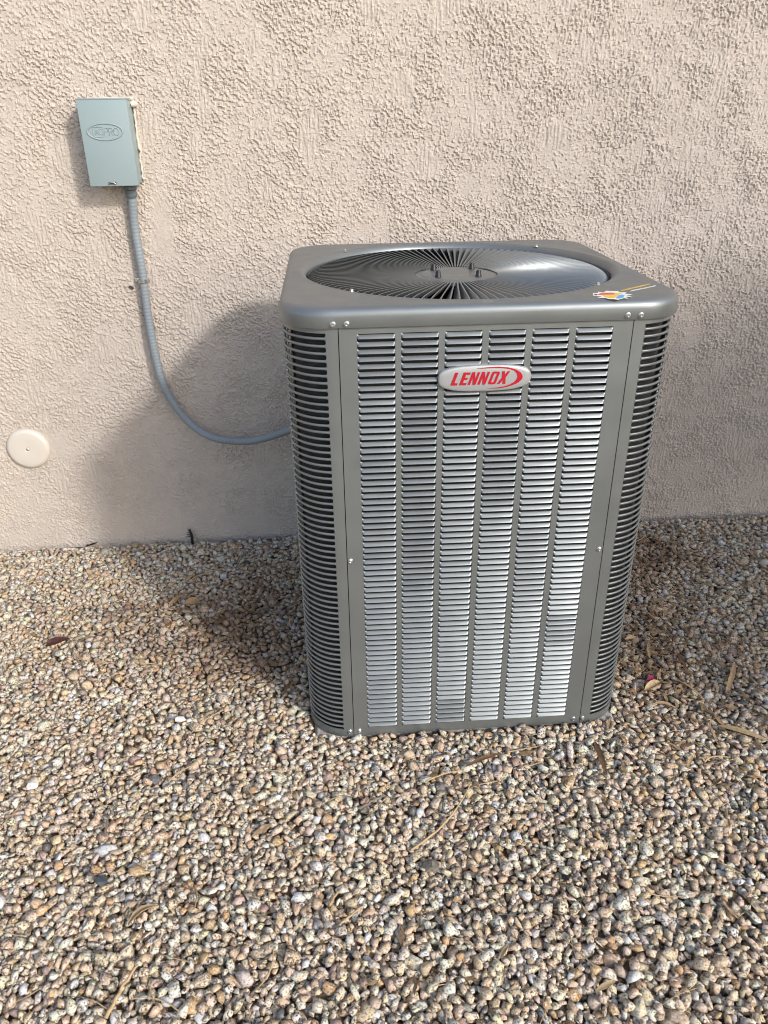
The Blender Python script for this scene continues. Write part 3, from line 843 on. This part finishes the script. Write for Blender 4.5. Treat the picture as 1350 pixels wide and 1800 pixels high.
build(MB().box(LX - .010, LX + .010, BY - .0006, BY + .001, BZ0 + .0045, BZ0 + .010), 'hasp_slot', 'ink', door, 30)
build(MB().tube([(LX - .009, BY - .003, BZ0 + .005), (LX - .006, BY - .0045, BZ0 + .0085), (LX + .006, BY - .0045, BZ0 + .0085), (LX + .009, BY - .003, BZ0 + .005)], .0014, 8), 'hasp', 'zinc', door, 50)
cq = MB()
g = np.random.default_rng(3)
zz = BZ0 + .006
pts = [(BX1 + .0005 + g.normal(0, .0012), YW - .004, z) for z in np.linspace(BZ0 + .01, BZ1, 26)]
cq.tube(pts, [.0022 + abs(g.normal(0, .0012)) for _ in pts], 8)
pts = [(x, YW - .004, BZ1 + .001) for x in np.linspace(BX0 + .01, BX1 + .004, 14)]
cq.tube(pts, [.004 + abs(g.normal(0, .001)) for _ in pts], 8)
pts = [(BX1 - .004, YW - .016, BZ1 - .012), (BX1 + .004, YW - .011, BZ1 - .010), (BX1 + .010, YW - .006, BZ1 - .012)]
cq.tube(pts, [.006, .009, .006], 10)
build(cq, 'caulk_bead', 'caulk', BOX, 60)

# ------------------------------------------------------------------ conduit
CP = [(-.7865, .572, 1.086), (-.7873, .578, 1.055), (-.7931, .585, .9884), (-.7917, .585, .8986), (-.7914, .585, .8492), (-.793, .583, .7738), (-.7908, .58, .6761), (-.7816, .575, .5749),
      (-.7603, .57, .5053), (-.7172, .56, .4349), (-.6604, .545, .3924), (-.6001, .53, .3792), (-.5295, .51, .3825), (-.4583, .49, .4041), (-.414, .475, .4245), (-.36, .448, .452), (-.31, .41, .475), (-.285, .37, .485), (-.28, .352, .487)]
def spline(P, n):
    P = np.array(P, float); Q = np.vstack([2 * P[0] - P[1], P, 2 * P[-1] - P[-2]]); out = []
    for i in range(1, len(Q) - 2):
        for t in np.linspace(0, 1, n, endpoint=False):
            a, b, c, d = Q[i - 1], Q[i], Q[i + 1], Q[i + 2]
            out.append(.5 * ((2 * b) + (-a + c) * t + (2 * a - 5 * b + 4 * c - d) * t * t + (-a + 3 * b - 3 * c + d) * t ** 3))
    out.append(P[-1]); return np.array(out)
sp = spline(CP, 30); dl = np.r_[0, np.cumsum(np.linalg.norm(np.diff(sp, axis=0), axis=1))]
def cat(s): return np.array([np.interp(s, dl, sp[:, k]) for k in range(3)])
CON = tag(empty('electrical_conduit'), 'grey ribbed flexible conduit hanging from the wall box and curving to the unit', 'conduit')
s_ = np.arange(0, dl[-1], .0016)
hose = MB().tube([cat(s) for s in s_], [.0116 + .0003 * math.cos(2 * math.pi * s / .0098) for s in s_], 16)
ho = build(hose, 'hose', 'conduit', CON, 80)
fit_ = MB()
def lathe_path(prof, n=20):
    pts = [cat(s) for s, r in prof]; return MB().tube(pts, [r for s, r in prof], n)
build(lathe_path([(-.001, .0135), (.002, .0146), (.008, .0148), (.009, .0152), (.015, .0150), (.016, .0138), (.020, .0134), (.021, .0120)], 16), 'connector', 'fitting', CON, 40)
build(MB().lathe([(0, 0), (.0175, 0), (.0175, .010), (.0145, .012), (.0, .012)], 8, 'z', (-.7865, .571, BZ0 - .0125)), 'locknut', 'fitting', CON, 30)
pm = MB()
sm0 = None
for k in range(5):                                              # faint print on the lower bend
    sA = dl[np.argmin(np.abs(sp[:, 0] + .625) + (sp[:, 2] > .5))] + .011 * k
    c0 = cat(sA); t = cat(sA + .002) - c0; t /= np.linalg.norm(t)
    b = np.cross(t, [0, 1, 0]); b /= np.linalg.norm(b)
    nrm = np.array([0.0, -1.0, 0.0]) * .9 + b * (-.1); nrm /= np.linalg.norm(nrm)
    for q in (-.5, .0, .4):
        cc = c0 + t * .003 * q; o3 = np.cross(t, nrm)
        P4 = [cc + (nrm * math.cos(a) + o3 * math.sin(a)) * .01215 + t * dt for a, dt in ((-.35, 0), (.35, 0), (.35, .0009), (-.35, .0009))]
        pm.add(P4 + [p_ - nrm * .002 for p_ in P4], [(0, 1, 2, 3), (7, 6, 5, 4), (0, 4, 5, 1), (1, 5, 6, 2), (2, 6, 7, 3), (3, 7, 4, 0)])
build(pm, 'printed_marks', 'ink', ho, 30)

# strap holding the conduit to the wall
cs = cat(dl[np.argmin(np.abs(sp[:, 2] - .848))])
ST = tag(empty('conduit_strap', (cs[0], YW, cs[2])), 'small galvanised metal strap clamping the grey conduit to the wall', 'strap')
mb = MB(); rings = []
for a in np.linspace(-100, 100, 17):
    q = math.radians(a); x = math.sin(q) * .0132; y = -(YW - cs[1]) - math.cos(q) * .0132
    x2 = math.sin(q) * .0142; y2 = -(YW - cs[1]) - math.cos(q) * .0142
    rings.append([(x, y, -.0045), (x2, y2, -.0045), (x2, y2, .0045), (x, y, .0045)])
mb.loft(rings)
build(mb, 'band', 'zinc', ST, 40)
build(rbox(-.026, -.0125, -.007, -.0045, -.0055, .0055, .001), 'tab', 'zinc', ST, 40)
build(rbox(.0115, .0155, -.008, -.0055, -.005, .005, .001), 'end_tab', 'zinc', ST, 40)
o = obj('screw', sm, None, ST, (-.0205, -.007, 0)); o.rotation_euler = (math.pi / 2, 0, 0)

# ------------------------------------------------------------------ round cover on the wall
CC = (-1.2200, .3495)
CV = tag(empty('cleanout_cover', (CC[0], YW, CC[1])), 'round beige plastic cover plate on the wall near the ground', 'cover plate')
build(MB().lathe([(.0640, -.004), (.0640, .006), (.0625, .009), (.0560, .0130), (.0535, .0137), (.03, .0138), (.008, .0134), (.0062, .0118), (.0, .0116)], 64, 'y'), 'disc', 'cover', CV, 40)
build(MB().lathe([(0, .0112), (.0042, .0112), (.0042, .0136), (.0034, .0142), (.0016, .0140), (.0012, .0128), (0, .0128)], 20, 'y'), 'screw', 'zinc', CV, 30)

# ------------------------------------------------------------------ leaves, twigs and small finds
def ground_at(px, py):
    z = 0.0
    for _ in range(4):
        q = on(px, py, 2, z); z = .5 * z + .5 * height(q[0], q[1])
    q = on(px, py, 2, z); return np.array([q[0], q[1], height(q[0], q[1])])
def settle(a, b):
    """two ends lying on the stones between them"""
    A, B = ground_at(*a), ground_at(*b)
    mx = max(height(*(A[:2] + (B - A)[:2] * t)) - (A[2] + (B[2] - A[2]) * t) for t in np.linspace(0, 1, 9))
    A[2] += max(mx, 0) * .9 + .003; B[2] += max(mx, 0) * .9 + .003
    return A, B
def leaf(name, a, b, w, m, label, cat_='leaf', curl=.25, arch=.06, bend=.0, group='dry leaves and twigs on the gravel'):
    A, B = settle(a, b); d = B - A; Ln = np.linalg.norm(d); t = d / Ln
    s = np.cross([0, 0, 1], t); s /= np.linalg.norm(s); n = np.cross(t, s)
    tw = random.uniform(-.5, .5); s, n = s * math.cos(tw) + n * math.sin(tw), n * math.cos(tw) - s * math.sin(tw)
    rings = []
    for u in np.linspace(0, 1, 9):
        hw = w * .5 * max(.06, (math.sin(math.pi * min(1, u * .93 + .04)) ** .7)) * (1 + .08 * random.uniform(-1, 1))
        c = A + d * u + n * (arch * Ln * math.sin(math.pi * u)) + s * (bend * Ln * math.sin(math.pi * u))
        ring = []
        for v in (-1, -.5, 0, .5, 1): ring.append(c + s * hw * v + n * (curl * hw * v * v + .0003))
        for v in (1, .5, 0, -.5, -1): ring.append(c + s * hw * v + n * (curl * hw * v * v - .0004))
        rings.append([q - A for q in ring])
    return tag(build(MB().loft(rings), name, m, None, 50, tuple(A)), label, cat_, group)
def twig(name, a, b, r, m, label, cat_='twig', bend=.08, taper=.5, group='dry leaves and twigs on the gravel'):
    A, B = settle(a, b); d = B - A; Ln = np.linalg.norm(d); s = np.cross([0, 0, 1], d / Ln)
    pts = [d * u + s * bend * Ln * math.sin(math.pi * u) + np.array([0, 0, .02 * Ln * math.sin(math.pi * u) + r]) + rng.normal(0, r * .25, 3) for u in np.linspace(0, 1, 10)]
    return tag(build(MB().tube(pts, [r * (1 - (1 - taper) * u) for u in np.linspace(0, 1, 10)], 7), name, m, None, 60, tuple(A)), label, cat_, group)

leaf('dry_leaf', (1187, 1196), (1236, 1236), .011, 'straw', 'long straw coloured leaf lying right of the magenta petal')
leaf('dry_leaf', (1275, 1222), (1291, 1168), .013, 'tanleaf', 'upright tan blade leaf near the right edge of the gravel')
leaf('dry_leaf', (1262, 1277), (1349, 1310), .013, 'straw', 'longest straw coloured leaf reaching the right edge of the picture')
leaf('dry_leaf', (1189, 1148), (1206, 1180), .010, 'brownleaf', 'brown pointed leaf just above the long straw leaf')
leaf('dry_leaf', (1140, 1135), (1141, 1161), .012, 'straw', 'short pale boat shaped leaf above the magenta petal')
leaf('dry_leaf', (1097, 1133), (1117, 1122), .010, 'straw', 'small pale leaf touching the foot of the right corner grille')
leaf('dry_leaf', (1100, 1098), (1115, 1114), .011, 'straw', 'pale leaf leaning against the right corner grille halfway down')
leaf('dry_leaf', (1119, 1076), (1154, 1104), .010, 'tanleaf', 'tan sloping leaf behind the others right of the unit')
leaf('dry_leaf', (1165, 1091), (1173, 1080), .010, 'straw', 'tiny pale leaf scrap beyond the tan sloping leaf')
leaf('dry_leaf', (1145, 1249), (1192, 1254), .009, 'straw', 'arched thin straw leaf below the crumpled leaf', bend=.2)
leaf('dry_leaf', (1088, 1294), (1101, 1315), .010, 'tanleaf', 'short orange tan leaf in front of the unit near its right corner')
leaf('dry_leaf', (1045, 1306), (1066, 1362), .013, 'brownleaf', 'dark brown pointed leaf in front of the unit on the right')
leaf('dry_leaf', (1236, 1253), (1256, 1266), .015, 'brownleaf', 'folded grey brown leaf left of the longest straw leaf', curl=.6)
leaf('dry_leaf', (1133, 1218), (1158, 1206), .020, 'straw', 'crumpled pale leaf just below the magenta petal', curl=.7)
leaf('flower_petal', (1137, 1198), (1149, 1193), .014, 'magenta', 'small magenta petal on the gravel right of the unit', 'petal', curl=.8, group='small finds')
leaf('dry_leaf', (1208, 1352), (1217, 1330), .008, 'straw', 'slim straw leaf standing in gravel right of the brown leaf')
leaf('dry_leaf', (327, 1070), (352, 1058), .024, 'tanleaf', 'flat papery tan leaf left of the unit in its shadow', curl=.4)
leaf('dry_leaf', (298, 1073), (318, 1050), .011, 'tanleaf', 'narrow tan leaf beside the papery leaf left of the unit')
leaf('dry_leaf', (327, 1028), (342, 1010), .013, 'tanleaf', 'tan leaf at the end of the twig below the conduit bend')
leaf('dry_leaf', (378, 1102), (398, 1088), .011, 'brownleaf', 'brown leaf sliver on shaded gravel left of the unit')
leaf('dry_leaf', (82, 1142), (121, 1124), .027, 'maroon', 'dark maroon leaf lying flat on gravel at far left', curl=.35)
leaf('dry_leaf', (152, 962), (180, 957), .022, 'blackleaf', 'blackened curled leaf against the foot of the wall', curl=.9)
leaf('dry_leaf', (227, 1634), (277, 1600), .014, 'tanleaf', 'curled brown leaf on the lower left gravel', curl=.8, bend=.12)
leaf('dry_leaf', (818, 1351), (880, 1327), .010, 'brownleaf', 'feathery brown leaf in front of the unit centre')
leaf('dry_leaf', (1047, 1748), (1081, 1730), .009, 'straw', 'pale straw leaf on the lower right gravel')
leaf('dry_leaf', (1108, 1495), (1121, 1472), .009, 'straw', 'small curved straw leaf in the right foreground', bend=.15)
leaf('dry_leaf', (880, 1690), (893, 1668), .008, 'straw', 'tiny yellow grass blade right of centre in the foreground')
leaf('dry_leaf', (498, 1225), (515, 1200), .011, 'brownleaf', 'brown leaf pressed against the left corner grille near the ground')
leaf('dry_leaf', (488, 1056), (512, 1050), .010, 'tanleaf', 'tan leaf touching the left corner grille by the wall side')
leaf('dry_leaf', (403, 1222), (418, 1208), .012, 'straw', 'straw leaf on gravel left of the lower left corner')
leaf('dry_leaf', (247, 1160), (256, 1172), .013, 'straw', 'bright straw chip on open gravel at left')
twig('twig', (722, 1497), (827, 1390), .0026, 'straw', 'long curved pale twig in the gravel before the unit', bend=-.09)
twig('twig', (632, 1428), (678, 1406), .0034, 'greywood', 'grey weathered splinter of wood in front of the unit', bend=.0)
twig('twig', (578, 1597), (602, 1570), .0034, 'tanleaf', 'short brown stick in the middle foreground', bend=.03)
twig('twig', (597, 1632), (641, 1596), .0022, 'straw', 'split straw stalk below the short brown stick', bend=.0)
twig('twig', (187, 1799), (246, 1707), .0036, 'straw', 'thick straw stalk at the bottom left edge', bend=.02)
twig('twig', (345, 1571), (343, 1612), .0024, 'tanleaf', 'thin upright brown stalk in the left foreground')
twig('twig', (187, 1478), (211, 1414), .0028, 'greywood', 'slanting grey brown stalk left of the foreground stalks')
twig('twig', (750, 1386), (814, 1360), .0022, 'straw', 'thin pale stalk behind the long curved twig', bend=.05)
twig('twig', (330, 1024), (399, 1007), .0026, 'tanleaf', 'forked tan twig below the conduit bend', bend=.08)
twig('twig', (415, 1008), (452, 967), .0022, 'greywood', 'slanting grey twig near the wall left of the unit')
twig('twig', (452, 1082), (503, 1066), .0022, 'greywood', 'thin grey twig pointing at the left side of the unit')
twig('twig', (249, 1179), (300, 1182), .0015, 'straw', 'thin yellowish stem on open gravel at left')
twig('twig', (297, 1379), (345, 1347), .0020, 'straw', 'straw stalk left of the unit in the sunlit gravel')
twig('twig', (1236, 1349), (1282, 1341), .0022, 'straw', 'arched pale stalk in the right foreground', bend=.14)
twig('twig', (1082, 1180), (1118, 1158), .0018, 'greywood', 'pair of dark stalks leaning on the right corner grille')
twig('twig', (1275, 1225), (1325, 1242), .0022, 'greywood', 'dark twig right of the upright tan leaf')
twig('twig', (450, 1612), (496, 1640), .0020, 'greywood', 'dull brown stalk left of the short brown stick')
def pebble(name, px, py, r, m, label, cat_='stone'):
    A = ground_at(px, py); v, fc = PROTO[2][random.randrange(60)]; v = v * np.array([r * 1.25, r, r * .75])
    mb = MB(); mb.v = [tuple(q) for q in v]; mb.f = [tuple(map(int, f)) for f in fc]
    A[2] += r * .35
    return tag(build(mb, name, m, None, 20, tuple(A)), label, cat_, 'odd stones in the gravel')
pebble('slate_stone', 1316, 1318, .015, 'slate', 'dark slate stone beside the longest straw leaf at right')
pebble('black_stone', 992, 1545, .0085, 'blackstone', 'black shard in the right foreground gravel')
pebble('dark_stone', 177, 1552, .011, 'slate', 'dark green grey stone in the left foreground')
pebble('dark_stone', 327, 1487, .009, 'slate', 'small dark stone near the upright brown stalk')
pebble('dark_stone', 885, 1616, .010, 'slate', 'dark grey stone below centre in the foreground')
pebble('slate_stone', 757, 1525, .014, 'greywood', 'flat grey olive stone at the end of the long curved twig')
pebble('white_stone', 705, 1570, .0075, 'whitestone', 'small pure white stone in the centre foreground')
pebble('white_stone', 57, 1384, .009, 'whitestone', 'white quartz stone at far left')
pebble('white_stone', 318, 1266, .011, 'whitestone', 'pale stone pair in sunlit gravel left of the unit')
pebble('grey_stone', 493, 1309, .012, 'slate', 'smooth grey stone below the left corner of the unit')
pebble('blue_plastic_bit', 1196, 1292, .006, 'bluebit', 'tiny pale blue scrap in the gravel right of the unit', 'scrap')

# withered sprig standing at the wall
SP = tag(empty('withered_sprig', tuple(on(338, 952, 1, YW - .012))), 'small dark withered sprig standing against the wall left of the unit', 'sprig')
mb = MB()
mb.tube([(0, 0, -.01), (.001, 0, .018), (-.001, -.001, .036), (-.004, -.002, .05)], [.0042, .0046, .0034, .0012], 8)
build(mb, 'stem', 'blackleaf', SP, 60)
for (x0, z0, x1, z1) in ((.0, .030, -.013, .039), (.0, .024, -.017, .031), (.0, .018, -.018, .023), (-.002, .036, -.009, .049), (-.001, .038, .003, .050), (.001, .034, .008, .038), (.001, .026, .010, .028), (.002, .016, .010, .017)):
    mb = MB().tube([(x0, 0, z0), ((x0 + x1) / 2, -.004, (z0 + z1) / 2 + .002), (x1, -.003, z1)], [.0016, .0013, .0006], 6)
    build(mb, 'frond', 'blackleaf', SP, 60)

# loose crumbs of leaf litter
def build_litter():
    mb = MB(); g = np.random.default_rng(12)
    spots = [(.54, -.15, .12, .2, 420), (.62, .33, .18, .13, 330), (-.50, .08, .10, .24, 170), (-.72, .12, .22, .14, 60), (.85, .1, .25, .3, 80), (-.2, -.75, .6, .3, 60), (.45, -.45, .25, .14, 70)]
    for cx, cy, sx, sy, n in spots:
        for _ in range(n):
            x, y = g.normal(cx, sx), g.normal(cy, sy)
            if y > YW - .02 or (abs(x) < .37 and abs(y) < .37) or not (GX0 + .05 < x < GX1 - .05 and GY0 + .05 < y): continue
            ln = g.uniform(.006, .023); w = ln * g.uniform(.12, .34); a = g.uniform(0, 6.28)
            t = np.array([math.cos(a), math.sin(a), g.normal(0, .25)]); s = np.array([-math.sin(a), math.cos(a), g.normal(0, .4)])
            c = np.array([x, y, height(x, y) + .0025])
            up = np.array([0, 0, .0007])
            q = [c - t * ln, c - s * w, c + t * ln, c + s * w]
            v = [p_ + up * (1 if k % 2 else 3) for k, p_ in enumerate(q)] + [p_ - up * (1 if k % 2 else -1) for k, p_ in enumerate(q)]
            mb.add(v, [(0, 1, 2, 3), (7, 6, 5, 4), (0, 4, 5, 1), (1, 5, 6, 2), (2, 6, 7, 3), (3, 7, 4, 0)])
    o = build(mb, 'leaf_litter', 'litter', None, 30)
    tag(o, 'brown crumbs of dry leaves scattered among the gravel', 'leaf litter', kind='stuff')
build_litter()
def build_straws():
    mb = MB(); g = np.random.default_rng(44); n = 0
    while n < 170:
        y = g.uniform(-1.25, .5); x = g.uniform(-1.1, 1.0)
        if g.random() > (.35 if x < 0 and y > -.3 else 1): continue
        if abs(x) < .39 and abs(y) < .39: continue
        ln = g.uniform(.010, .045) * (1 if g.random() < .8 else 1.6); a = g.uniform(0, 6.28); c, s_ = math.cos(a), math.sin(a)
        r = g.uniform(.0006, .0014); bend = g.normal(0, .15)
        z0 = max(height(x + c * ln * q, y + s_ * ln * q) for q in (-1, -.5, 0, .5, 1)) + r * .5
        tl = g.normal(0, .10)
        pts = [(x + c * ln * q - s_ * bend * ln * (1 - q * q), y + s_ * ln * q + c * bend * ln * (1 - q * q), z0 + tl * ln * q - abs(tl) * ln * .6) for q in np.linspace(-1, 1, 5)]
        mb.tube(pts, [r, r, r * .9, r * .8, r * .5], 5); n += 1
    tag(build(mb, 'straw_litter', 'straw', None, 60), 'thin pale straws strewn over the gravel', 'straw', kind='stuff')
build_straws()

# ------------------------------------------------------------------ shrub out of frame on the right (it shades the lower right of the wall)
def build_shrub():
    g = np.random.default_rng(31)
    T = tag(empty('shrub', (1.98, -.95, -.02)), 'leafy green shrub growing beside the wall beyond the right edge', 'shrub')
    tr = MB()
    for k in range(7):
        a = g.uniform(0, 6.28); r = g.uniform(.1, .34); h = g.uniform(1.0, 1.65)
        tr.tube([(0.03 * math.cos(a), .03 * math.sin(a), -.03), (.4 * r * math.cos(a), .4 * r * math.sin(a), h * .5), (r * math.cos(a), r * math.sin(a), h)], [.014, .010, .004], 6)
    build(tr, 'stem', 'bark', T, 60)
    mb = MB()
    for _ in range(13000):
        d = g.standard_normal(3); d /= np.linalg.norm(d); rad = g.uniform(.35, 1) ** .5 * (1 + .12 * math.sin(5 * d[0] + 3 * d[2]))
        c = np.array([d[0] * .68, d[1] * .66, d[2] * .84]) * rad + np.array([0, 0, .98])
        if c[2] < .04: continue
        n = d + g.normal(0, .6, 3); n /= np.linalg.norm(n); t = np.cross(n, g.standard_normal(3)); t /= np.linalg.norm(t); s = np.cross(n, t)
        ln, w = g.uniform(.022, .042), g.uniform(.010, .018)
        mb.add([c - t * ln, c - s * w + n * .003, c + t * ln, c + s * w + n * .003], [(0, 1, 2), (0, 2, 3)])
    me = bpy.data.meshes.new('crown'); me.from_pydata(mb.v, [], mb.f); me.update()
    obj('crown', me, 'green', T)
build_shrub()
